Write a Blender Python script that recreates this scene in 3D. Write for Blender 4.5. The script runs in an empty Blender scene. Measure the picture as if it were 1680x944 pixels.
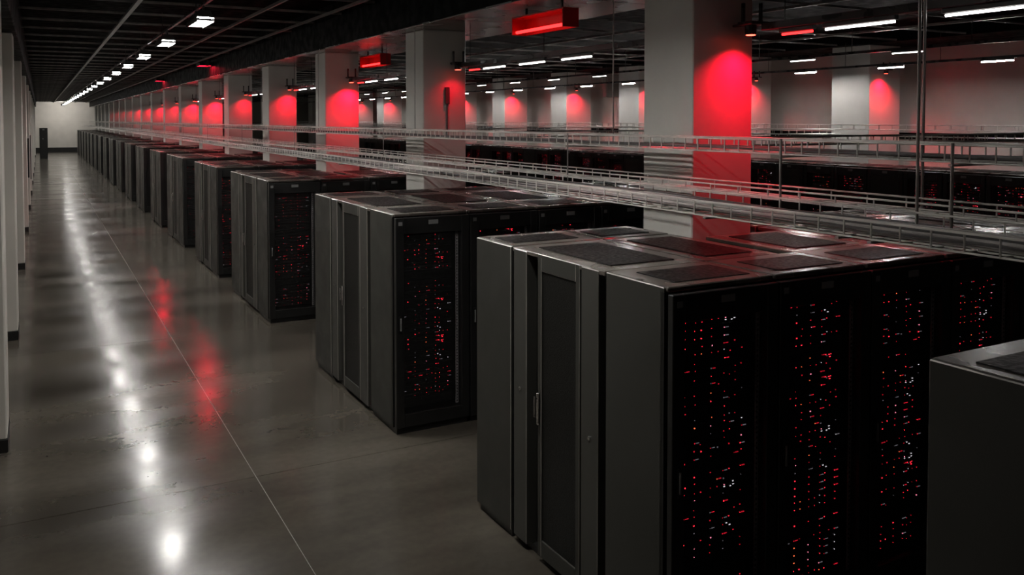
import bpy, math, random
from math import sin, cos, pi, radians
random.seed(7)
scene = bpy.context.scene
C = scene.collection

# ------------------------------------------------------------------ camera
F_PX, YAW, PITCH, PPY, CAM_H = 1411.3, 0.5022, 0.0338, 244.25, 2.9935
cam_data = bpy.data.cameras.new('camera')
cam_data.sensor_width = 36.0
cam_data.lens = F_PX / 1680.0 * 36.0
cam_data.shift_y = -(472.0 - PPY) / 1680.0
cam_data.clip_start, cam_data.clip_end = 0.05, 300.0
cam = bpy.data.objects.new('camera', cam_data)
cam.location = (0, 0, CAM_H)
cam.rotation_euler = (pi / 2 - PITCH, 0, -YAW)
C.objects.link(cam)
scene.camera = cam

# ------------------------------------------------------------------ world, exposure
world = bpy.data.worlds.new('world')
scene.world = world
world.use_nodes = True
world.node_tree.nodes['Background'].inputs[0].default_value = (0.02, 0.02, 0.02, 1)
world.node_tree.nodes['Background'].inputs[1].default_value = 0.1
scene.view_settings.view_transform = 'Standard'
scene.view_settings.look = 'None'
scene.view_settings.gamma = 1.0
scene.view_settings.use_curve_mapping = False
scene.view_settings.exposure = 0.0
# lamp levels (the lamps themselves are built further down)
AISLE_LAMP = 145.0        # emission of the aisle lamp diffusers
HALL_TUBE = 9.0         # emission of the tubes over the racks
WALL_TUBE = 480.0         # emission of the tubes along the right wall
WASHER = 95.0           # watts of the lamp washing the far wall
ADDED_RED_DOWN = 90.0          # emission of the red downlights added for the floor reflections
RED_TUBE = 5.0           # emission of the red tubes
RED_SPOT = 92.0          # watts of the red column spots

# ------------------------------------------------------------------ materials
def new_mat(name):
    m = bpy.data.materials.new(name)
    m.use_nodes = True
    nt = m.node_tree
    return m, nt, nt.nodes['Principled BSDF']

def noise(nt, scale, detail=3.0, stretch=(1, 1, 1), rough=0.5, distort=0.0):
    tc = nt.nodes.new('ShaderNodeTexCoord')
    mp = nt.nodes.new('ShaderNodeMapping')
    mp.inputs['Scale'].default_value = stretch
    nz = nt.nodes.new('ShaderNodeTexNoise')
    nz.inputs['Scale'].default_value = scale
    nz.inputs['Detail'].default_value = detail
    nz.inputs['Roughness'].default_value = rough
    nz.inputs['Distortion'].default_value = distort
    nt.links.new(tc.outputs['Object'], mp.inputs['Vector'])
    nt.links.new(mp.outputs['Vector'], nz.inputs['Vector'])
    return nz.outputs['Fac']

def ramp(nt, fac, stops):
    r = nt.nodes.new('ShaderNodeValToRGB')
    e = r.color_ramp.elements
    while len(e) < len(stops):
        e.new(0.5)
    r.color_ramp.interpolation = 'B_SPLINE' if len(stops) > 2 else 'EASE'
    for i, (p, c) in enumerate(stops):
        e[i].position = p
        e[i].color = (c, c, c, 1) if isinstance(c, (int, float)) else (*c, 1)
    nt.links.new(fac, r.inputs['Fac'])
    return r.outputs['Color']

def plain(name, col, rough=0.5, metal=0.0, var=0.0, scale=6.0, spec=0.5, bump=0.0, coat=0.0):
    m, nt, b = new_mat(name)
    b.inputs['Base Color'].default_value = (*col, 1)
    b.inputs['Roughness'].default_value = rough
    b.inputs['Metallic'].default_value = metal
    b.inputs['Specular IOR Level'].default_value = spec
    b.inputs['Coat Weight'].default_value = coat
    f = noise(nt, scale)
    if var:
        lo = tuple(c * (1 - var) for c in col)
        hi = tuple(c * (1 + var) for c in col)
        nt.links.new(ramp(nt, f, [(0.3, lo), (0.7, hi)]), b.inputs['Base Color'])
        nt.links.new(ramp(nt, f, [(0.3, rough * 0.8), (0.7, min(1, rough * 1.2))]), b.inputs['Roughness'])
    if bump:
        bp = nt.nodes.new('ShaderNodeBump')
        bp.inputs['Strength'].default_value = bump
        bp.inputs['Distance'].default_value = 0.01
        nt.links.new(f, bp.inputs['Height'])
        nt.links.new(bp.outputs['Normal'], b.inputs['Normal'])
    return m

def emit(name, col, strength):
    m, nt, b = new_mat(name)
    nt.nodes.remove(b)
    e = nt.nodes.new('ShaderNodeEmission')
    e.inputs['Color'].default_value = (*col, 1)
    e.inputs['Strength'].default_value = strength
    nt.links.new(e.outputs[0], nt.nodes['Material Output'].inputs['Surface'])
    return m

def concrete():
    m, nt, b = new_mat('polished_concrete')
    big = noise(nt, 0.6, 4, (0.45, 1.3, 1), 0.5)
    col = ramp(nt, big, [(0.25, (0.030, 0.026, 0.021)), (0.5, (0.084, 0.074, 0.060)), (0.75, (0.160, 0.143, 0.117))])
    fine = noise(nt, 14, 2)
    mix = nt.nodes.new('ShaderNodeMix'); mix.data_type = 'RGBA'; mix.blend_type = 'MULTIPLY'
    mix.inputs['Factor'].default_value = 1.0
    nt.links.new(col, mix.inputs['A'])
    nt.links.new(ramp(nt, fine, [(0.3, 0.9), (0.7, 1.0)]), mix.inputs['B'])
    nt.links.new(mix.outputs['Result'], b.inputs['Base Color'])
    rg = noise(nt, 0.8, 1, (0.35, 1.7, 1), 0.4)
    nt.links.new(ramp(nt, rg, [(0.2, 0.10), (0.5, 0.17), (0.8, 0.26)]), b.inputs['Roughness'])
    b.inputs['Specular IOR Level'].default_value = 0.5
    return m

def perforated(name, col, pitch, hole):
    """dark sheet punched with a regular pattern of small round holes"""
    m, nt, b = new_mat(name)
    b.inputs['Base Color'].default_value = (*col, 1)
    b.inputs['Roughness'].default_value = 0.5
    tc = nt.nodes.new('ShaderNodeTexCoord')
    vo = nt.nodes.new('ShaderNodeTexVoronoi')
    vo.inputs['Scale'].default_value = 1.0 / pitch
    vo.inputs['Randomness'].default_value = 0.0
    vo.voronoi_dimensions = '3D'
    nt.links.new(tc.outputs['Object'], vo.inputs['Vector'])
    # flatten the sheet's thickness direction
    mp = nt.nodes.new('ShaderNodeMapping'); mp.inputs['Scale'].default_value = (1, 0, 1)
    nt.links.new(tc.outputs['Object'], mp.inputs['Vector'])
    nt.links.new(mp.outputs['Vector'], vo.inputs['Vector'])
    lt = nt.nodes.new('ShaderNodeMath'); lt.operation = 'LESS_THAN'
    lt.inputs[1].default_value = hole
    nt.links.new(vo.outputs['Distance'], lt.inputs[0])
    tr = nt.nodes.new('ShaderNodeBsdfTransparent')
    mx = nt.nodes.new('ShaderNodeMixShader')
    nt.links.new(lt.outputs[0], mx.inputs[0])
    nt.links.new(b.outputs[0], mx.inputs[1])
    nt.links.new(tr.outputs[0], mx.inputs[2])
    nt.links.new(mx.outputs[0], nt.nodes['Material Output'].inputs['Surface'])
    return m

M = {}
M['floor'] = concrete()
M['joint'] = plain('joint_filler', (0.30, 0.29, 0.26), 0.7)
M['wall'] = plain('painted_wall', (0.60, 0.575, 0.53), 0.75, var=0.05, scale=1.5)
M['column'] = plain('column_paint', (0.62, 0.61, 0.575), 0.42, var=0.04, scale=2.0)
M['baseboard'] = plain('black_baseboard', (0.012, 0.012, 0.012), 0.45, var=0.1)
M['deck'] = plain('black_ceiling_deck', (0.002, 0.002, 0.002), 0.8, var=0.2, spec=0.02)
M['bar'] = plain('dark_ceiling_steel', (0.22, 0.21, 0.20), 0.4, 0.4, var=0.3)
M['beam'] = plain('dark_beam_paint', (0.004, 0.004, 0.004), 0.6, var=0.15, spec=0.05)
M['soffit'] = plain('brushed_dark_soffit', (0.30, 0.29, 0.28), 0.26, 0.85, var=0.12, scale=1.2, bump=0.05)
M['panel'] = plain('charcoal_powder_coat', (0.046, 0.046, 0.041), 0.45, spec=0.28, var=0.06, scale=3.0)
M['filler'] = plain('grey_powder_coat', (0.062, 0.061, 0.055), 0.45, spec=0.28, var=0.06, scale=3.0)
M['black'] = plain('black_powder_coat', (0.012, 0.012, 0.012), 0.38, var=0.15)
M['edge'] = plain('panel_edge_highlight', (0.42, 0.40, 0.37), 0.35, 0.6, var=0.15)  # pale chamfer colour paints in the glint of ceiling lamps on panel edges
M['top'] = plain('rack_top_coat', (0.095, 0.083, 0.073), 0.30, spec=0.35, var=0.25, scale=2.2, bump=0.04)
M['roof'] = plain('aisle_roof_coat', (0.105, 0.092, 0.08), 0.26, spec=0.35, var=0.3, scale=1.8, bump=0.05)
M['vent'] = plain('top_vent_mesh', (0.009, 0.008, 0.008), 0.5, spec=0.12, var=0.5, scale=40.0, bump=0.4)
M['mesh'] = perforated('perforated_door_sheet', (0.012, 0.012, 0.012), 0.007, 0.43)
M['meshdoor'] = plain('dense_perforated_sheet', (0.010, 0.010, 0.009), 0.5, spec=0.2, var=0.4, scale=160.0, bump=0.4)
M['server'] = plain('server_bezel', (0.022, 0.021, 0.021), 0.35, 0.4, var=0.4, scale=14.0)
M['server2'] = plain('server_bezel_grey', (0.10, 0.10, 0.105), 0.35, 0.6, var=0.4, scale=14.0)
M['railm'] = plain('zinc_mounting_rail', (0.65, 0.62, 0.64), 0.4, 0.2, var=0.3, scale=60.0)
M['handle'] = plain('chrome_handle', (0.62, 0.62, 0.62), 0.25, 1.0)
M['badge'] = plain('grey_badge', (0.26, 0.26, 0.26), 0.45, 0.3)
M['wire'] = plain('galvanised_wire', (0.78, 0.76, 0.72), 0.38, 0.4, var=0.2, scale=5.0)
M['rod'] = plain('zinc_rod', (0.42, 0.40, 0.39), 0.4, 0.8, var=0.2)
M['cable'] = plain('grey_cable', (0.42, 0.40, 0.38), 0.45, var=0.2)
M['cable2'] = plain('dark_cable', (0.10, 0.095, 0.095), 0.45, var=0.2)
M['lampbody'] = plain('lamp_housing', (0.10, 0.10, 0.10), 0.4, 0.3, var=0.1)
M['rail'] = plain('black_light_rail', (0.055, 0.053, 0.053), 0.3, 0.6, var=0.2)
M['lamp'] = emit('lamp_diffuser', (1.0, 0.97, 0.92), AISLE_LAMP)
M['tube'] = emit('white_tube', (1.0, 0.97, 0.94), HALL_TUBE)
M['walltube'] = emit('white_wall_tube', (1.0, 0.96, 0.93), WALL_TUBE)
M['redtube'] = emit('red_tube', (1.0, 0.02, 0.02), RED_TUBE)
M['added_reddown'] = emit('added_red_downlight_lens', (1.0, 0.01, 0.04), ADDED_RED_DOWN)
M['redlens'] = emit('red_spot_lens', (1.0, 0.05, 0.03), 12.0)
M['redhood'] = plain('red_reflector', (0.45, 0.008, 0.008), 0.4, var=0.1)
M['led_r'] = emit('led_red', (1.0, 0.02, 0.04), 3.6)
M['led_d'] = emit('led_red_dim', (1.0, 0.015, 0.04), 0.95)
M['led_g'] = emit('led_grey_dim', (0.8, 0.75, 0.85), 0.22)
M['led_p'] = emit('led_pink', (1.0, 0.25, 0.36), 2.2)
M['led_a'] = emit('led_amber', (1.0, 0.16, 0.05), 2.2)
M['led_w'] = emit('led_white', (0.85, 0.82, 0.88), 1.2)
M['box'] = plain('grey_junction_box', (0.42, 0.40, 0.38), 0.5, var=0.05)

# ------------------------------------------------------------------ mesh helpers
class MB:
    def __init__(self):
        self.v, self.f, self.mi, self.mats = [], [], [], []
    def slot(self, m):
        if m not in self.mats:
            self.mats.append(m)
        return self.mats.index(m)
    def add(self, vs, fs, m):
        o = len(self.v); s = self.slot(m)
        self.v += vs
        self.f += [tuple(i + o for i in f) for f in fs]
        self.mi += [s] * len(fs)
        return self
    def box(self, x0, x1, y0, y1, z0, z1, m):
        vs = [(x, y, z) for x in (x0, x1) for y in (y0, y1) for z in (z0, z1)]
        fs = [(0, 1, 3, 2), (4, 6, 7, 5), (0, 4, 5, 1), (2, 3, 7, 6), (0, 2, 6, 4), (1, 5, 7, 3)]
        return self.add(vs, fs, m)
    def bev(self, x0, x1, y0, y1, z0, z1, b, m, me=None):
        """box with chamfered edges; me = material slot of the chamfers"""
        vs, idx = [], {}
        for i, x in enumerate((x0, x1)):
            for j, y in enumerate((y0, y1)):
                for k, z in enumerate((z0, z1)):
                    sx, sy, sz = (1 - 2 * i), (1 - 2 * j), (1 - 2 * k)
                    idx[i, j, k] = len(vs)
                    vs += [(x, y + sy * b, z + sz * b), (x + sx * b, y, z + sz * b), (x + sx * b, y + sy * b, z)]
        g = lambda i, j, k, a: idx[i, j, k] + a
        big = []
        for i in (0, 1):
            q = [g(i, 0, 0, 0), g(i, 1, 0, 0), g(i, 1, 1, 0), g(i, 0, 1, 0)]; big.append(q if i else q[::-1])
        for j in (0, 1):
            q = [g(0, j, 0, 1), g(1, j, 0, 1), g(1, j, 1, 1), g(0, j, 1, 1)]; big.append(q[::-1] if j else q)
        for k in (0, 1):
            q = [g(0, 0, k, 2), g(1, 0, k, 2), g(1, 1, k, 2), g(0, 1, k, 2)]; big.append(q if k else q[::-1])
        ch = []
        for i in (0, 1):
            for j in (0, 1):
                ch.append([g(i, j, 0, 0), g(i, j, 1, 0), g(i, j, 1, 1), g(i, j, 0, 1)])
            for k in (0, 1):
                ch.append([g(i, 0, k, 0), g(i, 1, k, 0), g(i, 1, k, 2), g(i, 0, k, 2)])
        for j in (0, 1):
            for k in (0, 1):
                ch.append([g(0, j, k, 1), g(1, j, k, 1), g(1, j, k, 2), g(0, j, k, 2)])
        for key in idx:
            ch.append([g(*key, 0), g(*key, 1), g(*key, 2)])
        o = len(self.v)
        self.add(vs, [tuple(f) for f in big], m)
        s = self.slot(me or m)
        self.f += [tuple(i + o for i in f) for f in ch]
        self.mi += [s] * len(ch)
        return self
    def rod(self, p, q, r, m, n=6):
        import mathutils
        p, q = mathutils.Vector(p), mathutils.Vector(q)
        d = (q - p).normalized()
        a = d.cross(mathutils.Vector((0, 0, 1)) if abs(d.z) < 0.9 else mathutils.Vector((1, 0, 0))).normalized()
        b = d.cross(a)
        vs = []
        for c in (p, q):
            for i in range(n):
                t = 2 * pi * i / n
                vs.append(tuple(c + a * (r * cos(t)) + b * (r * sin(t))))
        fs = [(i, (i + 1) % n, n + (i + 1) % n, n + i) for i in range(n)]
        fs += [tuple(range(n))[::-1], tuple(range(n, 2 * n))]
        return self.add(vs, fs, m)
    def mesh(self, name):
        me = bpy.data.meshes.new(name)
        me.from_pydata(self.v, [], self.f)
        for m in self.mats:
            me.materials.append(M[m])
        me.polygons.foreach_set('material_index', self.mi)
        import bmesh
        bm = bmesh.new(); bm.from_mesh(me)
        bmesh.ops.recalc_face_normals(bm, faces=bm.faces)
        bm.to_mesh(me); bm.free()
        me.update()
        return me

def obj(name, mesh, parent=None, loc=(0, 0, 0), rz=0.0, scale=None, kind=None):
    o = bpy.data.objects.new(name, mesh)
    C.objects.link(o)
    o.location = loc
    if rz:
        o.rotation_euler = (0, 0, rz)
    if scale:
        o.scale = scale
    if parent:
        o.parent = parent
    if kind:
        o['kind'] = kind
    return o
def tag(o, label, cat, group=None):
    o['label'] = label; o['category'] = cat
    if group:
        o['group'] = group
    return o
def thing(name, label, cat, loc=(0, 0, 0), rz=0.0, group=None, scale=None):
    return tag(obj(name, None, None, loc, rz, scale), label, cat, group)
def struct(name, mb):
    return obj(name, mb.mesh(name), kind='structure')
ONES = 'first second third fourth fifth sixth seventh eighth ninth tenth eleventh twelfth thirteenth fourteenth fifteenth sixteenth seventeenth eighteenth nineteenth twentieth'.split()
TENS = {2: 'twenty', 3: 'thirty', 4: 'forty', 5: 'fifty'}
TENTH = {2: 'twentieth', 3: 'thirtieth', 4: 'fortieth', 5: 'fiftieth'}
def nth(i):
    """0 -> first"""
    if i < 20:
        return ONES[i]
    t, u = divmod(i + 1, 10)
    return TENTH[t] if u == 0 else TENS[t] + '-' + ONES[u - 1]

# ------------------------------------------------------------------ layout
YB0, YEND = -4.0, 90.0          # wall behind the camera, far end wall
XL, XR = -1.2, 17.2             # left recess wall, right wall
CEIL = 4.85
SOF = 4.16
RH = 2.1                        # rack height
X0, RW, NX = 2.91, 0.78, 6     # left end of the rack rows, rack width, racks per line
ROWS = [(-0.27, 2.05), (3.54, 5.86), (7.57, 10.27), (12.67, 15.49), (16.8, 19.5), (21.2, 24.1), (25.5, 28.0)]
while ROWS[-1][1] < 84:
    f, b = ROWS[-1]
    ROWS.append((f + 4.4, b + 4.4))
COLX, COLW = 4.35, 0.607
COLS = [0.35, 5.07, 10.30, 14.64, 18.84, 23.35, 27.55]
while COLS[-1] < 82:
    COLS.append(COLS[-1] + 4.4)
RCX, RCW = 15.6, 1.0            # columns by the right wall
RCOLS = [3.9, 8.2, 12.5, 16.3, 20.6, 24.6, 29.0, 33.4, 37.8, 42.2, 46.6, 51.0, 55.4, 59.8, 64.2]

# ------------------------------------------------------------------ floor
mb = MB().box(XL, XR, YB0, YEND, -0.2, -0.006, 'joint')
floor = struct('floor', mb)
xs = [XL, 1.545, 6.75, 11.95, XR]
ys = [YB0, 2.05]
while ys[-1] < YEND - 6:
    ys.append(ys[-1] + 5.22)
ys.append(YEND)
for i in range(len(xs) - 1):
    for j in range(len(ys) - 1):
        g = 0.004
        m = MB().box(xs[i] + g, xs[i + 1] - g, ys[j] + g, ys[j + 1] - g, -0.05, 0.0, 'floor').mesh('slab')
        obj('slab', m, floor)

# ------------------------------------------------------------------ walls
struct('wall_left', MB().box(XL - 0.2, XL, YB0, YEND, 0, CEIL, 'wall'))
PIL = [-2.0, 2.6, 8.88, 13.4, 19.7, 26.3, 33.2, 39.8, 46.4, 53.0, 59.6, 66.2, 79.4]
pm = MB().bev(0, 0.9, 0, 0.62, 0.12, SOF, 0.012, 'wall').mesh('pilaster')
pb = MB().bev(0, 0.906, -0.006, 0.626, 0.0, 0.12, 0.004, 'baseboard').mesh('pilaster_base')
for k, y in enumerate(PIL):
    o = obj('trim_%d' % (k + 5), pm, None, (XL, y, 0), kind='structure')
    obj('pilaster_base', pb, o)
struct('baseboard_left', MB().box(XL, XL + 0.012, YB0, YEND, 0, 0.12, 'baseboard'))
struct('wall_right', MB().box(XR, XR + 0.2, YB0, YEND, 0, CEIL, 'wall'))
struct('wall_back', MB().box(XL, XR, YEND, YEND + 0.2, 0, CEIL, 'wall'))
struct('wall_front', MB().box(XL, XR, YB0 - 0.2, YB0, 0, CEIL, 'wall'))
struct('baseboard_back', MB().box(XL, XR, YEND - 0.02, YEND, 0, 0.42, 'baseboard'))
struct('baseboard_right', MB().box(XR - 0.012, XR, YB0, YEND, 0, 0.12, 'baseboard'))
t = struct('trim_1', MB().bev(XR - 0.06, XR, YB0, YEND, 2.56, 2.70, 0.008, 'beam'))

# ------------------------------------------------------------------ ceiling with bars, channels and the beam over the columns
ceil = struct('ceiling', MB().box(XL - 0.2, XR + 0.2, YB0 - 0.2, YEND + 0.2, CEIL, CEIL + 0.2, 'deck'))
bl = MB().bev(XL, 4.13, -0.011, 0.011, 4.615, 4.65, 0.003, 'bar').mesh('ceiling_bar')
br = MB().bev(5.57, XR, -0.011, 0.011, 4.615, 4.65, 0.003, 'bar').mesh('ceiling_bar')
y = -2.0
while y < YEND:
    obj('ceiling_bar', bl, ceil, (0, y, 0))
    obj('ceiling_bar', br, ceil, (0, y + 0.2, 0))
    y += 1.5
for x, wd in ((1.2, 0.06), (2.9, 0.03), (3.85, 0.03), (6.6, 0.04), (9.4, 0.04), (13.2, 0.04)):
    mb = MB()
    mb.box(x - wd / 2, x + wd / 2, YB0, YEND, 4.575, 4.60, 'bar')
    mb.box(x - wd / 2, x - wd / 2 + 0.008, YB0, YEND, 4.60, 4.615, 'bar')
    mb.box(x + wd / 2 - 0.008, x + wd / 2, YB0, YEND, 4.60, 4.615, 'bar')
    obj('ceiling_channel', mb.mesh('ceiling_channel'), ceil)
beam = struct('trim_2', MB().bev(4.14, 5.56, YB0, YEND, SOF + 0.02, CEIL, 0.01, 'beam'))
y = YB0
while y < YEND - 0.1:
    y2 = min(y + 2.2, YEND)
    obj('soffit_panel', MB().bev(4.14, 5.56, y + 0.006, y2 - 0.006, SOF, SOF + 0.02, 0.004, 'soffit').mesh('soffit_panel'), beam)
    y = y2
struct('trim_3', MB().bev(XL, XL + 0.95, YB0, YEND, SOF, CEIL, 0.01, 'beam'))   # beam over the left pilasters
struct('trim_4', MB().bev(15.4, XR, YB0, YEND, 4.60, CEIL, 0.01, 'beam'))       # beam over the right columns

# ------------------------------------------------------------------ columns
cm = MB().bev(0, COLW, 0, COLW, 0.15, SOF, 0.008, 'column').mesh('shaft')
cb = MB().bev(-0.008, COLW + 0.008, -0.008, COLW + 0.008, 0, 0.15, 0.004, 'baseboard').mesh('plinth')
for i, y in enumerate(COLS):
    if i == 0: continue          # beside the camera, out of view
    o = thing('column', 'square pale painted column rising behind the wire trays, %s along its line' % nth(i - 1), 'column',
              (COLX, y, 0), group='columns between the rack rows')
    obj('shaft', cm, o); obj('plinth', cb, o)
    if i == 2:   # small conduit and switch box on the camera-facing side
        obj('conduit', MB().rod((0.33, -0.014, 2.75), (0.33, -0.014, 3.2), 0.010, 'lampbody')
            .bev(0.30, 0.36, -0.035, 0, 3.2, 3.42, 0.004, 'lampbody').mesh('conduit'), o)
rm = MB().bev(0, RCW, 0, RCW, 0.15, 4.60, 0.01, 'column').mesh('shaft')
rb = MB().bev(-0.008, RCW + 0.008, -0.008, RCW + 0.008, 0, 0.15, 0.004, 'baseboard').mesh('plinth')
for i, y in enumerate(RCOLS):
    if i < 2: continue           # out of view
    o = thing('column', 'broad square column close to the right wall, %s along that wall' % nth(i - 2), 'column',
              (RCX, y, 0), group='columns along the right wall')
    obj('shaft', rm, o); obj('plinth', rb, o)

# ------------------------------------------------------------------ racks
D_DOOR, D_BODY = 0.07, 0.54
DT = D_DOOR + D_BODY
def rack_meshes():
    r = {}
    W = RW - 0.006
    r['carcass'] = (MB().box(0.022, W - 0.022, 0.50, DT - 0.004, 0.06, RH - 0.03, 'black')
                    .box(0.022, W - 0.022, D_DOOR + 0.01, DT - 0.004, 0.06, 0.14, 'black')
                    .box(0.0, 0.045, D_DOOR, D_DOOR + 0.03, 0.06, RH - 0.03, 'black')
                    .box(W - 0.045, W, D_DOOR, D_DOOR + 0.03, 0.06, RH - 0.03, 'black')
                    .box(0.022, W - 0.022, D_DOOR, D_DOOR + 0.03, RH - 0.12, RH - 0.03, 'black')).mesh('carcass')
    r['plinth'] = MB().box(0.02, W - 0.02, 0.03, DT - 0.01, 0, 0.06, 'black').mesh('plinth')
    sp = MB().bev(0, 0.02, D_DOOR + 0.004, DT, 0.055, RH - 0.004, 0.005, 'panel', 'edge')
    r['side_l'] = sp.mesh('side_panel')
    r['rear_l'] = MB().bev(0, 0.02, 0.004, DT, 0.055, RH - 0.004, 0.004, 'panel').mesh('side_panel')
    r['rear_r'] = MB().bev(W - 0.02, W, 0.0, DT, 0.055, RH - 0.004, 0.005, 'panel', 'edge').mesh('side_panel')
    r['top_full'] = (MB().bev(0.004, W - 0.012, 0.0, DT, RH - 0.028, RH, 0.006, 'top')).mesh('top_panel')
    r['side_r'] = MB().bev(W - 0.02, W, D_DOOR + 0.004, DT, 0.055, RH - 0.004, 0.004, 'panel').mesh('side_panel')
    r['top'] = (MB().bev(0.012, W - 0.004, D_DOOR - 0.02, DT, RH - 0.028, RH, 0.006, 'top')).mesh('top_panel')
    r['vent'] = (MB().bev(0.13, W - 0.09, D_DOOR + 0.07, DT - 0.12, RH - 0.002, RH + 0.005, 0.003, 'vent')).mesh('top_vent')
    fr = MB()
    fr.bev(0.004, 0.088, 0.0, 0.045, 0.065, RH - 0.035, 0.004, 'black')
    fr.bev(W - 0.088, W - 0.004, 0.0, 0.045, 0.065, RH - 0.035, 0.004, 'black')
    fr.bev(0.088, W - 0.088, 0.002, 0.043, RH - 0.19, RH - 0.035, 0.004, 'black')
    fr.bev(0.088, W - 0.088, 0.002, 0.043, 0.065, 0.19, 0.004, 'black')
    r['door'] = fr.mesh('door')
    r['rear_door'] = MB().bev(0.024, W - 0.024, 0.004, 0.04, 0.065, RH - 0.035, 0.004, 'black').mesh('door')
    r['sheet'] = MB().add([(0.086, 0.02, 0.185), (W - 0.086, 0.02, 0.185), (W - 0.086, 0.02, RH - 0.185), (0.086, 0.02, RH - 0.185)],
                          [(0, 1, 2, 3)], 'mesh').mesh('perforated_sheet')
    r['handle'] = (MB().bev(0.03, 0.055, -0.014, 0.0, 0.98, 1.14, 0.003, 'black')
                   .bev(0.036, 0.049, -0.026, -0.014, 1.0, 1.12, 0.003, 'badge')).mesh('door_handle')
    r['badge'] = MB().bev(W / 2 - 0.05, W / 2 + 0.05, -0.003, 0.003, RH - 0.105, RH - 0.065, 0.001, 'badge').mesh('badge')
    r['tag'] = MB().bev(0.03, 0.07, -0.002, 0.001, RH - 0.105, RH - 0.07, 0.001, 'badge').mesh('asset_tag')
    mr = MB().box(0, 0.028, 0, 0.004, 0.2, RH - 0.2, 'railm')
    for k in range(56):
        z = 0.215 + k * 0.0297
        mr.box(0.009, 0.019, -0.0015, 0.0, z, z + 0.012, 'black')
    r['mrail'] = mr.mesh('mounting_rail')
    r['blank'] = MB().bev(0.084, W - 0.084, -0.004, 0.012, 0.15, RH - 0.15, 0.003, 'panel').mesh('blank_panel')
    # far racks: door and panels simplified
    r['far_body'] = MB().box(0.022, W - 0.022, D_DOOR, DT - 0.004, 0.06, RH - 0.03, 'black').mesh('carcass')
    return r
R = rack_meshes()

def server_mesh(nU, seed, grey=False):
    rnd = random.Random(seed)
    h = 0.0455 * nU
    mb = MB()
    mb.bev(0.0, 0.55, 0.0, 0.30, 0.002, h - 0.002, 0.002, 'server2' if grey else 'server')
    for k in range(nU):
        z0 = 0.0455 * k
        mb.box(0.03, 0.20, -0.002, 0.0, z0 + 0.012, z0 + 0.034, 'black')      # drive bays
        mb.box(0.22, 0.34, -0.002, 0.0, z0 + 0.012, z0 + 0.034, 'black')
        mb.box(0.36, 0.47, -0.0015, 0.0, z0 + 0.016, z0 + 0.030, 'server')
    return mb.mesh('server_unit')
LEDX = (0.03, 0.085, 0.155, 0.20, 0.275, 0.325, 0.37, 0.41, 0.45, 0.50)
LEDP = (0.85, 0.3, 0.8, 0.45, 0.92, 0.3, 0.9, 0.75, 0.4, 0.7)
def led_boxes(mb, rnd, z0, lively=1.0, y=-0.004):
    for x, p in zip(LEDX, LEDP):
        if rnd.random() > p * lively:
            continue
        m = rnd.choices(('led_r', 'led_d', 'led_p', 'led_a', 'led_w', 'led_g'), (2.4, 6.5, 0.7, 0.7, 0.4, 1.6))[0]
        s = rnd.choice((0.0018, 0.0022, 0.0028, 0.0036))
        zc = z0 + rnd.uniform(0.016, 0.030)
        xx = x + rnd.uniform(-0.005, 0.005)
        mb.box(xx - s, xx + s, y, y + 0.003, zc - s * 0.8, zc + s * 0.8, m)
        if rnd.random() < 0.2:
            xx += 0.02; q = rnd.choice(('led_d', 'led_g'))
            mb.box(xx - 0.011, xx + 0.011, y, y + 0.003, zc - 0.002, zc + 0.002, q)
    if rnd.random() < 0.16 * lively:      # port cluster at the right
        m = rnd.choice(('led_r', 'led_p', 'led_w', 'led_g', 'led_r'))
        for k in range(rnd.randint(2, 5)):
            xx = 0.365 + rnd.random() * 0.08; zc = z0 + rnd.uniform(0.01, 0.036)
            mb.box(xx - 0.005, xx + 0.005, y, y + 0.003, zc - 0.0025, zc + 0.0025, m)
SRV1 = [server_mesh(1, k) for k in range(2)] + [server_mesh(1, 9, True)]
SRV2 = [server_mesh(2, k) for k in range(2)]
LED1, LED2 = [], []
for k in range(14):
    rnd = random.Random(100 + k); mb = MB()
    while not mb.v: led_boxes(mb, rnd, 0.0)
    LED1.append(mb.mesh('status_lights'))
for k in range(8):
    rnd = random.Random(200 + k); mb = MB()
    while not mb.v:
        led_boxes(mb, rnd, 0.0); led_boxes(mb, rnd, 0.0455, 0.5)
    LED2.append(mb.mesh('status_lights'))
def stack_mesh(seed, lively):
    rnd = random.Random(seed)
    body, led = MB(), MB()
    z = 0.0
    while z < 1.66:
        n = 1 if rnd.random() < 0.75 else 2
        body.box(0, 0.55, 0, 0.30, z + 0.003, z + 0.0455 * n - 0.003, 'server')
        led_boxes(led, rnd, z, lively)
        z += 0.0455 * n
    return body.mesh('server_stack'), led.mesh('status_lights')
STACKS = [stack_mesh(300 + k, l) for k, l in enumerate((1.0, 0.8, 1.0, 0.6, 0.9, 0.3))]

SX, SY, SZ = 0.085, 0.10, 0.215
def fill_servers(root, seed):
    rnd = random.Random(seed)
    z = 0.0
    while z < 1.66:
        if rnd.random() < 0.72:
            n, me, ld = 1, rnd.choice(SRV1[:2] * 3 + SRV1[2:]), rnd.choice(LED1)
        else:
            n, me, ld = 2, rnd.choice(SRV2), rnd.choice(LED2)
        s = obj('server_unit', me, root, (SX, SY, SZ + z))
        if rnd.random() < 0.93:
            obj('status_lights', ld, s, kind='stuff')
        z += 0.0455 * n

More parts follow.
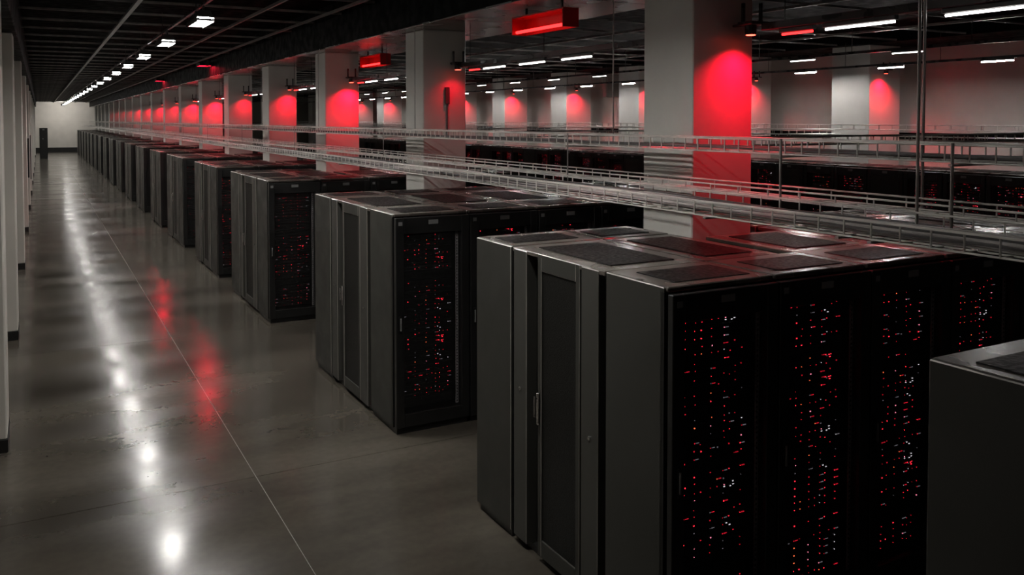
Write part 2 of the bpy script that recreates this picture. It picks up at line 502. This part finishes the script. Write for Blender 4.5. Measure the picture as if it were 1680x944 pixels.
def rack(label, group, loc, s=1.0, rear=False, detail=2, servers=0, seed=0, sx=1.0):
    """detail 2 = near, 1 = middle, 0 = far; servers 2 = single units, 1 = one stack"""
    o = thing('server_rack', label, 'server rack', loc, pi if rear else 0.0, group, (sx, s, 1))
    if servers or detail == 2 and not rear:
        obj('carcass', R['carcass'], o)
    else:
        obj('carcass', R['far_body'], o)
    obj('side_panel', R['rear_r' if rear else 'side_l'], o)
    obj('side_panel', R['rear_l' if rear else 'side_r'], o)
    obj('top_panel', R['top_full' if rear else 'top'], o)
    if detail >= 1:
        obj('top_vent', R['vent'], o)
    obj('plinth', R['plinth'], o)
    d = obj('door', R['rear_door' if rear else 'door'], o)
    if detail >= 1 and not rear:
        obj('perforated_sheet', R['sheet'], d)
        obj('badge', R['badge'], d)
    if detail == 2 and not rear:
        obj('door_handle', R['handle'], d)
        obj('asset_tag', R['tag'], d)
        obj('mounting_rail', R['mrail'], o, (0.65, 0.055, 0))
    if servers == 2:
        fill_servers(o, seed)
    elif servers == 1:
        b, l = STACKS[seed % len(STACKS)]
        obj('server_stack', b, o, (SX, SY, SZ))
        obj('status_lights', l, o, (SX, SY, SZ), kind='stuff')
    return o

# enclosure between the two lines of a row: end door, roof panels
E = {}
E['frame'] = (MB().box(0.05, 0.09, 0.615, 1.775, 0.0, 0.05, 'black')
              .box(0.09, 0.11, 0.615, 1.775, 0.05, RH - 0.04, 'black')
              .box(0.05, 0.09, 0.615, 1.775, RH - 0.06, RH - 0.04, 'black')).mesh('door_frame')
E['filler1'] = MB().bev(0.0, 0.09, 0.69, 0.875, 0.05, RH - 0.01, 0.004, 'filler', 'edge').mesh('filler_panel')
E['filler2'] = MB().bev(0.0, 0.09, 1.555, 1.735, 0.05, RH - 0.01, 0.004, 'filler', 'edge').mesh('filler_panel')
lf = MB()
lf.bev(0.005, 0.045, 0.90, 0.945, 0.045, RH - 0.005, 0.004, 'panel', 'edge')
lf.bev(0.005, 0.045, 1.365, 1.41, 0.045, RH - 0.005, 0.004, 'panel', 'edge')
lf.bev(0.005, 0.045, 0.945, 1.365, RH - 0.12, RH - 0.005, 0.004, 'panel', 'edge')
lf.bev(0.005, 0.045, 0.945, 1.365, 0.045, 0.16, 0.004, 'panel')
E['leaf'] = lf.mesh('door_leaf')
E['sheet'] = MB().box(0.014, 0.022, 0.94, 1.37, 0.155, RH - 0.115, 'meshdoor').mesh('perforated_sheet')
E['handle'] = (MB().bev(-0.012, 0.005, 1.375, 1.40, 0.94, 1.16, 0.004, 'handle')
               .rod((-0.03, 1.388, 1.0), (-0.03, 1.388, 1.14), 0.008, 'handle', 8)
               .rod((-0.03, 1.388, 1.12), (0.0, 1.388, 1.12), 0.006, 'handle', 6)).mesh('door_handle')
E['lock1'] = MB().rod((-0.006, 0.78, 1.05), (0.004, 0.78, 1.05), 0.013, 'handle', 8).mesh('lock')
E['lock2'] = MB().rod((-0.006, 1.64, 1.12), (0.004, 1.64, 1.12), 0.013, 'handle', 8).mesh('lock')
E['roof'] = (MB().bev(0.006, RW - 0.006, 0.0, 1.0, RH - 0.035, RH - 0.004, 0.005, 'roof')).mesh('roof_sheet')
E['roofin'] = (MB().bev(0.14, RW - 0.14, 0.12, 0.88, RH - 0.005, RH + 0.002, 0.002, 'vent')).mesh('roof_inset')

def rowname(ri):
    return 'cropped nearest row' if ri == 0 else '%s full row' % nth(ri - 1)
n_racks = 0
for ri, (yf, yb) in enumerate(ROWS):
    s = (yb - yf) / 2.32
    rn = rowname(ri)
    cols_here = [c for c in COLS if c < yb and c + COLW > yf]
    nmax = 3 if ri == 0 else NX
    for i in range(NX):
        x = X0 + i * RW
        # front line
        lab = 'black server rack %s from the aisle, front line of the %s' % (nth(i), rn)
        if i < nmax:
            det = 2 if ri <= 3 and i < 5 else (1 if ri <= 7 else 0)
            srv = 0
            if ri == 1: srv = 2 if i < 4 else 1
            elif ri in (2, 3): srv = 2 if i < (2 if ri == 2 else 1) else 1
            elif ri in (4, 5) and i < 8: srv = 1
            rack(lab, 'front racks of the main rows', (x, yf, 0), s, False, det, srv, ri * 31 + i * 7)
            n_racks += 1
        # rear line (its doors face away)
        y0 = yb - DT * s * 0.885
        sx, xx, skip = 1.0, x, False
        for c in cols_here:
            if c + COLW > y0 and x < COLX + COLW and x + RW > COLX:
                if x < COLX - 0.4:
                    sx = (COLX - 0.015 - x) / RW
                else:
                    skip = True
        if not skip:
            lab = 'black server rack %s from the aisle, rear line of the %s' % (nth(i), rn)
            if i < nmax:
                rack(lab, 'rear racks of the main rows', (xx + RW * sx - 0.006, yb, 0), s * 0.885, True, 1 if ri <= 6 else 0, 0, 0, sx)
                n_racks += 1
        # roof panel over the closed aisle
        ya, ye, sxr = yf + 0.63 * s, yb - 0.56 * s, 1.0
        for c in cols_here:
            if c < ye and x < COLX + COLW and x + RW > COLX:
                if x < COLX - 0.4:
                    sxr = (COLX - 0.012 - x) / RW
                else:
                    ye = min(ye, c - 0.012)
        if i < nmax and ye - ya > 0.2:
            o = thing('aisle_roof_panel', 'flat dark roof panel over the closed aisle of the %s, %s from its end door' % (rn, nth(i)),
                      'roof panel', (x, ya, 0), 0, 'roof panels over the closed aisles', (sxr, ye - ya, 1))
            obj('roof_sheet', E['roof'], o); obj('roof_inset', E['roofin'], o)
    o = thing('aisle_end_door', 'charcoal perforated end door between two filler panels closing the %s' % rn, 'door',
              (X0, yf, 0), 0, 'end doors of the rack rows', (1, s, 1))
    obj('door_frame', E['frame'], o)
    f1 = obj('filler_panel', E['filler1'], o); f2 = obj('filler_panel', E['filler2'], o)
    l = obj('door_leaf', E['leaf'], o)
    obj('perforated_sheet', E['sheet'], l)
    if ri <= 6:
        obj('lock', E['lock1'], f1); obj('lock', E['lock2'], f2)
        obj('door_handle', E['handle'], l)

# second bank: one long line along the right wall, doors facing the cross aisle
k, y = 0, 7.96
while y < 46.0:
    blank = k % 7 in (3, 6)
    o = rack('black server rack in the long line before the right wall, %s from the camera end' % nth(k), 'racks in the line by the right wall',
             (13.8, y + RW, 0), 1.8, False, 1 if y < 22 else 0, 0 if blank or y > 36 else 1, k * 5 + 2)
    o.rotation_euler = (0, 0, -pi / 2)
    if blank:
        obj('blank_panel', R['blank'], o)
    y += RW; k += 1; n_racks += 1
print('racks', n_racks)

# black cabinets on the left
m = MB().bev(0, 0.56, 0, 0.8, 0.05, 2.36, 0.01, 'black').box(0.02, 0.54, 0.02, 0.78, 0, 0.05, 'baseboard').mesh('cabinet_body')
o = thing('tall_cabinet', 'tall black cabinet standing against the left wall near the far end', 'cabinet', (-0.02, 75.0, 0))
obj('cabinet_body', m, o)
obj('door', MB().bev(0.03, 0.53, -0.02, 0, 0.1, 2.30, 0.006, 'black').mesh('door'), o)
obj('badge', MB().bev(0.2, 0.36, -0.026, -0.02, 2.2, 2.25, 0.002, 'badge').mesh('badge'), o)
obj('light', MB().bev(0.2, 0.28, -0.026, -0.02, 1.5, 1.56, 0.002, 'badge').mesh('badge'), o).name = 'display'
for y, z0, z1, lab in ((33.2, 1.05, 2.37, 'nearer'), (39.8, 0.6, 2.37, 'farther')):
    o = thing('electrical_cabinet', 'black electrical cabinet on the side of a left pilaster, the %s of two' % lab, 'cabinet', (-0.9, y, 0))
    obj('cabinet_body', MB().bev(0.1, 0.585, -0.16, 0, z0, z1, 0.006, 'black').mesh('cabinet_body'), o)
    obj('door', MB().bev(0.12, 0.565, -0.178, -0.16, z0 + 0.03, z1 - 0.03, 0.004, 'black').mesh('door'), o)

# ------------------------------------------------------------------ wire trays
def tray_rung(wd, h, r):
    mb = MB()
    mb.rod((0, 0, 0), (wd, 0, 0), r, 'wire', 5)
    mb.rod((0, 0, 0), (0, 0, h), r, 'wire', 5)
    mb.rod((wd, 0, 0), (wd, 0, h), r, 'wire', 5)
    return mb
def tray_long(x0, wd, z, h, ya, yb, label, pitch, nind, r=0.0048, nb=5, along='y', group=None):
    """wire basket tray: long wires, U-shaped rungs; nearest rungs are parts of their own"""
    if along == 'y':
        o = thing('wire_tray', label, 'cable tray', (x0, ya, z), 0, group)
    else:
        o = thing('wire_tray', label, 'cable tray', (ya, x0 + wd, z), -pi / 2, group)
    L = yb - ya
    for k in range(nb + 1):
        x = wd * k / nb
        obj('bottom_wire', MB().rod((x, 0, 0), (x, L, 0), r, 'wire', 5).mesh('bottom_wire'), o)
    for x in (0, wd):
        obj('top_wire', MB().rod((x, 0, h), (x, L, h), r * 1.25, 'wire', 5).mesh('top_wire'), o)
    me = tray_rung(wd, h, r).mesh('rung')
    n = int(L / pitch)
    rest = MB()
    for k in range(n):
        y = (k + 0.5) * pitch
        if k < nind:
            obj('rung', me, o, (0, y, 0))
        else:
            if k > 330 and k % 2: continue
            rest.rod((0, y, 0), (wd, y, 0), r, 'wire', 3)
            rest.rod((0, y, 0), (0, y, h), r, 'wire', 3)
            rest.rod((wd, y, 0), (wd, y, h), r, 'wire', 3)
    if rest.v:
        obj('rung', rest.mesh('far_rungs'), o, kind='stuff')
    return o
T1X, T1W, T1Z, T1H = 3.30, 0.52, 2.45, 0.08
T2X, T2W, T2Z, T2H = 3.92, 0.33, 2.785, 0.085
tray_long(T1X, T1W, T1Z, T1H, 1.2, 86.0, 'wide wire basket tray full of cables, lowest over the rack tops', 0.15, 120, nb=6)
tray_long(T2X, T2W, T2Z, T2H, 1.2, 86.0, 'upper wire basket tray running just in front of the column line', 0.13, 120, nb=4)
tray_long(3.98, 0.27, 2.50, 0.06, 1.2, 60.0, 'narrow low wire tray between the wide tray and the columns', 0.26, 60, nb=3)
tray_long(14.2, 0.4, 2.80, 0.09, 5.0, 60.0, 'wire tray over the wall-side racks on the right', 0.3, 60, nb=4, r=0.006)
tray_long(12.6, 0.4, 2.62, 0.09, 4.0, 60.0, 'wire tray over the cross aisle behind the columns', 0.3, 60, nb=4, r=0.006)
CROSS = [6.35, 11.35, 16.0, 20.35, 24.9, 29.0, 33.4, 37.8]
for k, y in enumerate(CROSS):
    tray_long(y, 0.35, 2.73, 0.085, 5.1, 13.4, 'wire tray crossing between the columns and the wall, %s from the camera' % nth(k),
              0.2, 36, r=0.005, nb=4, along='x', group='cross trays over the rack rows')
# cables lying in the wide tray
for k in range(16):
    rnd = random.Random(500 + k)
    x = T1X + 0.03 + (T1W - 0.06) * (k + 0.5) / 16
    mb = MB()
    r = rnd.choice((0.006, 0.007, 0.008))
    y, px, pz = 1.2, x, T1Z + 0.006 + r
    dark = rnd.random() < 0.35
    while y < 80:
        st = 0.9 if y < 25 else 4.0
        nx = x + rnd.uniform(-0.005, 0.005); nz = T1Z + 0.006 + r + rnd.uniform(0, 0.03)
        mb.rod((px, y, pz), (nx, y + st, nz), r, 'cable2' if dark else 'cable', 5)
        px, pz, y = nx, nz, y + st
    o = obj('data_cable', mb.mesh('data_cable'))
    tag(o, 'dark cable lying along the wide lower wire tray' if dark else 'grey cable lying along the wide lower wire tray', 'cable', 'cables in the wide tray')
for k in range(5):
    rnd = random.Random(600 + k)
    mb = MB(); x = T2X + 0.04 + 0.06 * k; y, px, pz = 1.2, x, T2Z + 0.016
    while y < 60:
        st = 0.8 if y < 25 else 4.0
        nx = x + rnd.uniform(-0.008, 0.008); nz = T2Z + 0.016 + rnd.uniform(0, 0.012)
        mb.rod((px, y, pz), (nx, y + st, nz), 0.008, 'cable2', 5); px, pz, y = nx, nz, y + st
    tag(obj('data_cable', mb.mesh('data_cable')), 'dark cable lying along the upper wire tray', 'cable', 'cables in the upper tray')
# hanging rods
def hanger(x, y, z0, z1, label, group, r=0.008, bars=()):
    o = thing('hanging_rod', label, 'rod', (x, y, z0), 0, group)
    obj('rod', MB().rod((0, 0, 0), (0, 0, z1 - z0), r, 'rod', 8).mesh('rod'), o)
    obj('nut', MB().rod((0, 0, 0.004), (0, 0, 0.02), r * 1.9, 'rod', 6).mesh('nut'), o)
    for (xa, xb, z) in bars:       # short carrier strips under the trays
        obj('carrier_strip', MB().bev(xa - x, xb - x, -0.012, 0.012, z - z0 - 0.012, z - z0, 0.002, 'rod').mesh('carrier_strip'), o)
B1 = (T1X - 0.02, 3.885, T1Z - 0.006)
B2 = (3.855, T2X + T2W + 0.02, T2Z - 0.006)
hys = [2.76, 6.0]
while hys[-1] < 70: hys.append(hys[-1] + 4.4)
for k, y in enumerate(hys):
    if k == 0:
        hanger(3.86, 2.80, 2.43, 4.61, 'full-height hanging rod at the right of the nearest column, left of two', 'tray rods', bars=(B1,))
        hanger(4.275, 3.07, 2.49, SOF, 'full-height hanging rod at the right of the nearest column, right of two', 'tray rods', bars=((3.96, 4.29, 2.496),))
        hanger(3.87, 2.62, 2.43, 2.88, 'short rod joining the two wire trays, nearest to the camera', 'tray rods', bars=(B1, B2))
        hanger(3.87, 3.72, 2.43, 2.88, 'short rod joining the two wire trays, just right of the nearest column', 'tray rods', bars=(B1, B2))
    else:
        hanger(4.275, y, 2.77, SOF, 'thin rod holding the upper wire tray, %s beyond the nearest column' % nth(k - 1), 'tray rods', 0.006, bars=(B2,))
        hanger(3.87, y + 0.08, 2.43, 2.88, 'short rod joining the two wire trays, %s beyond the nearest column' % nth(k - 1), 'tray rods', 0.006, bars=(B1, B2))

# ------------------------------------------------------------------ lamps over the aisle
LX, LZ = 1.89, 4.31
lrail = thing('lamp_rail', 'long black rail carrying the ceiling lamps over the aisle', 'rail', (LX, 0, LZ))
obj('rail', MB().bev(-0.02, 0.02, YB0 + 0.2, 88, 0.16, 0.20, 0.004, 'rail').mesh('rail'), lrail)
hz = MB()   # tapered housing
hz.add([(-0.11, -0.46, 0.0), (0.11, -0.46, 0.0), (0.11, 0.46, 0.0), (-0.11, 0.46, 0.0),
        (-0.06, -0.43, 0.09), (0.06, -0.43, 0.09), (0.06, 0.43, 0.09), (-0.06, 0.43, 0.09)],
       [(0, 1, 5, 4), (1, 2, 6, 5), (2, 3, 7, 6), (3, 0, 4, 7), (4, 5, 6, 7), (3, 2, 1, 0)], 'lampbody')
hz = hz.mesh('lamp_housing')
hs = MB().box(-0.11, -0.103, -0.46, 0.46, -0.058, 0.0, 'lampbody').box(0.103, 0.11, -0.46, 0.46, -0.058, 0.0, 'lampbody').mesh('side_skirt')
lv = MB()
for k in range(7):
    lv.box(-0.103, 0.103, -0.4215 + k * 0.14, -0.4185 + k * 0.14, -0.041, -0.0125, 'lampbody')
lv = lv.mesh('louver')
df = MB().box(-0.09, 0.09, -0.42, 0.42, -0.012, 0.0, 'lamp').mesh('diffuser')
cl = MB().box(-0.012, 0.012, -0.02, 0.02, 0.09, 0.16, 'rail').mesh('hanger_clip')
y, k = 4.82, 0
while y < 88:
    o = thing('aisle_lamp', ('slim box lamp hanging over the aisle, %s counted from the camera' % nth(k - 2) if k > 1 else 'slim box lamp over the aisle above the top edge, %s' % ('nearer', 'farther')[k]), 'ceiling lamp', (LX, y, LZ), 0, 'lamps in a line over the aisle')
    obj('lamp_housing', hz, o); obj('diffuser', df, o); obj('side_skirt', hs, o); obj('louver', lv, o)
    obj('hanger_clip', cl, o, (0, -0.3, 0)); obj('hanger_clip', cl, o, (0, 0.3, 0))
    obj('drop_rod', MB().rod((0, y + 0.3, 0.20), (0, y + 0.3, CEIL - LZ), 0.006, 'rail', 5).mesh('drop_rod'), lrail)
    y += 3.62; k += 1

# floodlight washing the far wall
o = thing('wall_floodlight', 'small floodlight at the end of the aisle lamp rail washing the far wall', 'floodlight', (LX, 86.9, LZ - 0.06))
obj('lamp_housing', MB().bev(-0.18, 0.18, -0.10, 0.06, 0.0, 0.18, 0.02, 'rail').mesh('lamp_housing'), o)
obj('lens', MB().bev(-0.16, 0.16, 0.06, 0.068, 0.02, 0.16, 0.003, 'lamp').mesh('lens'), o)
obj('bracket', MB().box(-0.02, 0.02, -0.03, 0.03, 0.18, 0.23, 'rail').mesh('bracket'), o)
ld = bpy.data.lights.new('wall_flood_beam', 'AREA'); ld.shape = 'RECTANGLE'; ld.size = 0.3; ld.size_y = 0.14
ld.energy = WASHER; ld.color = (1.0, 0.95, 0.88)
lo = bpy.data.objects.new('wall_flood_beam', ld); C.objects.link(lo); lo.parent = o
lo.location = (0, 0.075, 0.09); lo.rotation_euler = (radians(62), 0, 0)

# ------------------------------------------------------------------ light rails over the racks
tb = MB().bev(-0.02, 0.02, -0.29, 0.29, 0.0, 0.03, 0.004, 'lampbody').mesh('tube_body')
tsk = MB().box(0.033, 0.036, -0.29, 0.29, -0.0215, 0.03, 'lampbody').box(0.02, 0.033, -0.29, 0.29, 0.022, 0.03, 'lampbody').mesh('wall_side_shade')
tw = MB().rod((0, -0.275, -0.012), (0, 0.275, -0.012), 0.008, 'walltube', 8).mesh('tube')
te = MB().rod((0, -0.275, -0.012), (0, 0.275, -0.012), 0.008, 'tube', 8).mesh('tube')
tr = MB().rod((0, -0.14, -0.012), (0, 0.14, -0.012), 0.009, 'redtube', 8).mesh('tube')
trb = MB().bev(-0.02, 0.02, -0.16, 0.16, 0.0, 0.03, 0.004, 'lampbody').mesh('tube_body')
def tube(x, y, z, red, label, group, wall=False):
    o = thing('red_tube_light' if red else 'tube_light', label, 'tube light', (x, y, z), 0, group)
    if wall:
        obj('wall_side_shade', tsk, o)
    obj('tube_body', trb if red else tb, o); obj('tube', tr if red else (tw if wall else te), o)
SPOT_D = 0.18
sp_head = (MB().rod((0, 0, 0), (0, 0, 0.07), 0.045, 'rail', 12).bev(-0.09, 0.09, -0.10, 0.05, 0.07, 0.095, 0.004, 'rail')).mesh('spot_head')
sp_lens = MB().rod((0, 0, -0.004), (0, 0, 0.001), 0.036, 'redlens', 12).mesh('lens')
sp_arm = MB().bev(-0.012, 0.012, -0.012, 0.012, 0.09, 0.24, 0.003, 'rail').mesh('bracket')
sp_reach = MB().bev(-0.02, 0.02, 0.05, SPOT_D, 0.072, 0.092, 0.003, 'rail').mesh('wall_arm')
def red_spot(x, face, z, power, label, group, lean=0.05, size=128):
    o = thing('red_spotlight', label, 'spotlight', (x, face - SPOT_D, z), 0, group)
    obj('spot_head', sp_head, o); obj('lens', sp_lens, o); obj('wall_arm', sp_reach, o)
    obj('bracket', sp_arm, o, (-0.05, 0.03, 0)); obj('bracket', sp_arm, o, (0.06, -0.04, 0))
    if power:
        ld = bpy.data.lights.new('red_spot_beam', 'SPOT')
        ld.energy = power; ld.color = (1.0, 0.002, 0.022)
        ld.spot_size = radians(size); ld.spot_blend = 1.0; ld.shadow_soft_size = 0.03
        lo = bpy.data.objects.new('red_spot_beam', ld); C.objects.link(lo)
        lo.parent = o; lo.location = (0, 0, -0.012)
        lo.rotation_euler = (lean, 0, 0)       # leans towards the column face behind it
H1X, H1Z = 4.78, 3.63
POW = {0: 0.6, 1: 1.0, 2: 0.15, 3: 1.3, 4: 0.7, 5: 0.45, 6: 1.0, 7: 0.9, 8: 0.45, 9: 0.6, 10: 0.5, 11: 0.5, 12: 0.25, 13: 0.2, 14: 0.15, 15: 0.1}
for i, c in enumerate(COLS):
    if i > 15: break
    if i == 0: continue
    prev = COLS[i - 1] + COLW if i else YB0 + 0.3
    if c - prev > 0.6:
        o = thing('light_rail', 'thin black light rail reaching the camera side of the %s column' % nth(i - 1), 'rail', (H1X, c, H1Z), 0, 'light rails between the columns')
        obj('rail', MB().bev(-0.045, 0.045, prev - c + 0.02, -0.31, 0.03, 0.085, 0.004, 'rail').mesh('rail'), o)
        for dy in (-0.5, (prev - c) * 0.5):
            obj('drop_rod', MB().rod((0, dy, 0.07), (0, dy, SOF - H1Z), 0.005, 'rail', 5).mesh('drop_rod'), o)
        for k, d in enumerate((1.15, 2.05, 2.95)):
            if c - d - 0.3 > prev:
                tube(H1X, c - d, H1Z, False, 'white tube on the rail before the %s column, %s from that column' % (nth(i - 1), nth(k)), 'white tubes on the column rails')
        tube(H1X, c - 0.62, H1Z, True, 'short red tube on the light rail beside the %s column' % nth(i - 1), 'red tubes on the column rails')
    red_spot(H1X - 0.02, c, H1Z + 0.01, RED_SPOT * POW.get(i, 0), 'red spotlight shining down the face of the %s column' % nth(i - 1), 'red spotlights at the columns')
# red box lights under the soffit, one between every two columns
rbx = MB()
rbx.box(-0.09, 0.09, -0.5, 0.5, 0.17, 0.185, 'redhood')
rbx.box(0.075, 0.09, -0.5, 0.5, 0.0, 0.17, 'redhood')
rbx.box(-0.09, 0.09, -0.51, -0.495, 0.0, 0.185, 'redhood')
rbx.box(-0.09, 0.09, 0.495, 0.51, 0.0, 0.185, 'redhood')
rbx = rbx.mesh('reflector_hood')
rbt = MB().rod((-0.05, -0.47, 0.025), (-0.05, 0.47, 0.025), 0.016, 'redtube', 8).mesh('red_tube')
rba = MB().box(-0.01, 0.01, -0.01, 0.01, 0.185, 0.27, 'rail').mesh('drop_arm')
for i in range(1, 3):
    y = COLS[i] + COLW + 1.85 if i == 1 else COLS[i + 1] - 0.85
    o = thing('red_box_light', 'red box light hanging under the metal soffit before the %s column' % nth(i), 'red light', (4.5 if i == 1 else 4.95, y, SOF - 0.27), 0, 'red box lights under the soffit')
    obj('reflector_hood', rbx, o); obj('red_tube', rbt, o)
    obj('drop_arm', rba, o, (0, -0.35, 0)); obj('drop_arm', rba, o, (0, 0.35, 0))

# shaded red downlights, added over the row ends to give red floor reflections
dh = MB()
for (xa, xb, ya_, yb_) in ((-0.16, -0.15, -0.3, 0.3), (0.15, 0.16, -0.3, 0.3), (-0.15, 0.15, -0.3, -0.29), (-0.15, 0.15, 0.29, 0.3)):
    dh.box(xa, xb, ya_, yb_, -0.05, 0.03, 'rail')
dh.box(-0.15, 0.15, -0.29, 0.29, 0.0, 0.03, 'rail')
dh = dh.mesh('lamp_shade')
dl = MB().box(-0.13, 0.13, -0.27, 0.27, -0.008, 0.0, 'added_reddown').mesh('red_lens')
dr = MB().rod((0, 0, 0.03), (0, 0, 0.35), 0.006, 'rail', 5).mesh('drop_rod')
for k, (x, y) in enumerate(((3.95, 24.6), (4.02, 35.0))):
    o = thing('added_red_downlight', 'added dark shaded red downlight over the row ends, %s of two' % ('nearer', 'farther')[k], 'red light', (x, y, 4.5), 0, 'added red downlights over the row ends')
    obj('lamp_shade', dh, o); obj('red_lens', dl, o); obj('drop_rod', dr, o)
# rails farther right
for (rx, rz, nm, n0, n1, step) in ((11.85, 4.05, 'middle of the hall', 6.7, 40.0, 2.1), (14.7, 4.03, 'right wall', 9.15, 46.0, 2.15)):
    o = thing('light_rail', 'long thin black light rail along the %s' % nm, 'rail', (rx, 0, rz))
    obj('rail', MB().bev(-0.022, 0.022, 2.0, 60.0, 0.03, 0.075, 0.004, 'rail').mesh('rail'), o)
    y, k = n0, 0
    while y < n1:
        tube(rx, y, rz, False, 'white tube on the light rail along the %s, %s from the camera' % (nm, nth(k)), 'white tubes along the ' + nm, nm == 'right wall')
        for yy in (y + step / 2,):
            obj('drop_rod', MB().rod((0, yy, 0.07), (0, yy, 4.6 - rz), 0.006, 'rail', 5).mesh('drop_rod'), o)
        y += step; k += 1
RPOW = {2: 1.7, 3: 1.0, 4: 1.0, 5: 1.4, 6: 1.4, 7: 1.3, 8: 0.9, 9: 1.0, 10: 0.6, 11: 0.6}
for i, c in enumerate(RCOLS):
    if i in RPOW:
        red_spot(RCX + 0.3, c, 3.98, RED_SPOT * RPOW[i], 'red spotlight on the %s column of the right wall' % nth(i - 2), 'red spotlights by the right wall')
# pale junction box hung beyond the columns
o = thing('junction_box', 'pale square junction box hung beside a column at the right wall', 'box', (16.88, 23.6, 3.75))
obj('box_body', MB().bev(-0.32, 0.32, 0, 0.25, 0, 0.75, 0.01, 'box').mesh('box_body'), o)
obj('box_lid', MB().bev(-0.30, 0.30, -0.02, 0, 0.02, 0.73, 0.004, 'box').mesh('box_lid'), o)
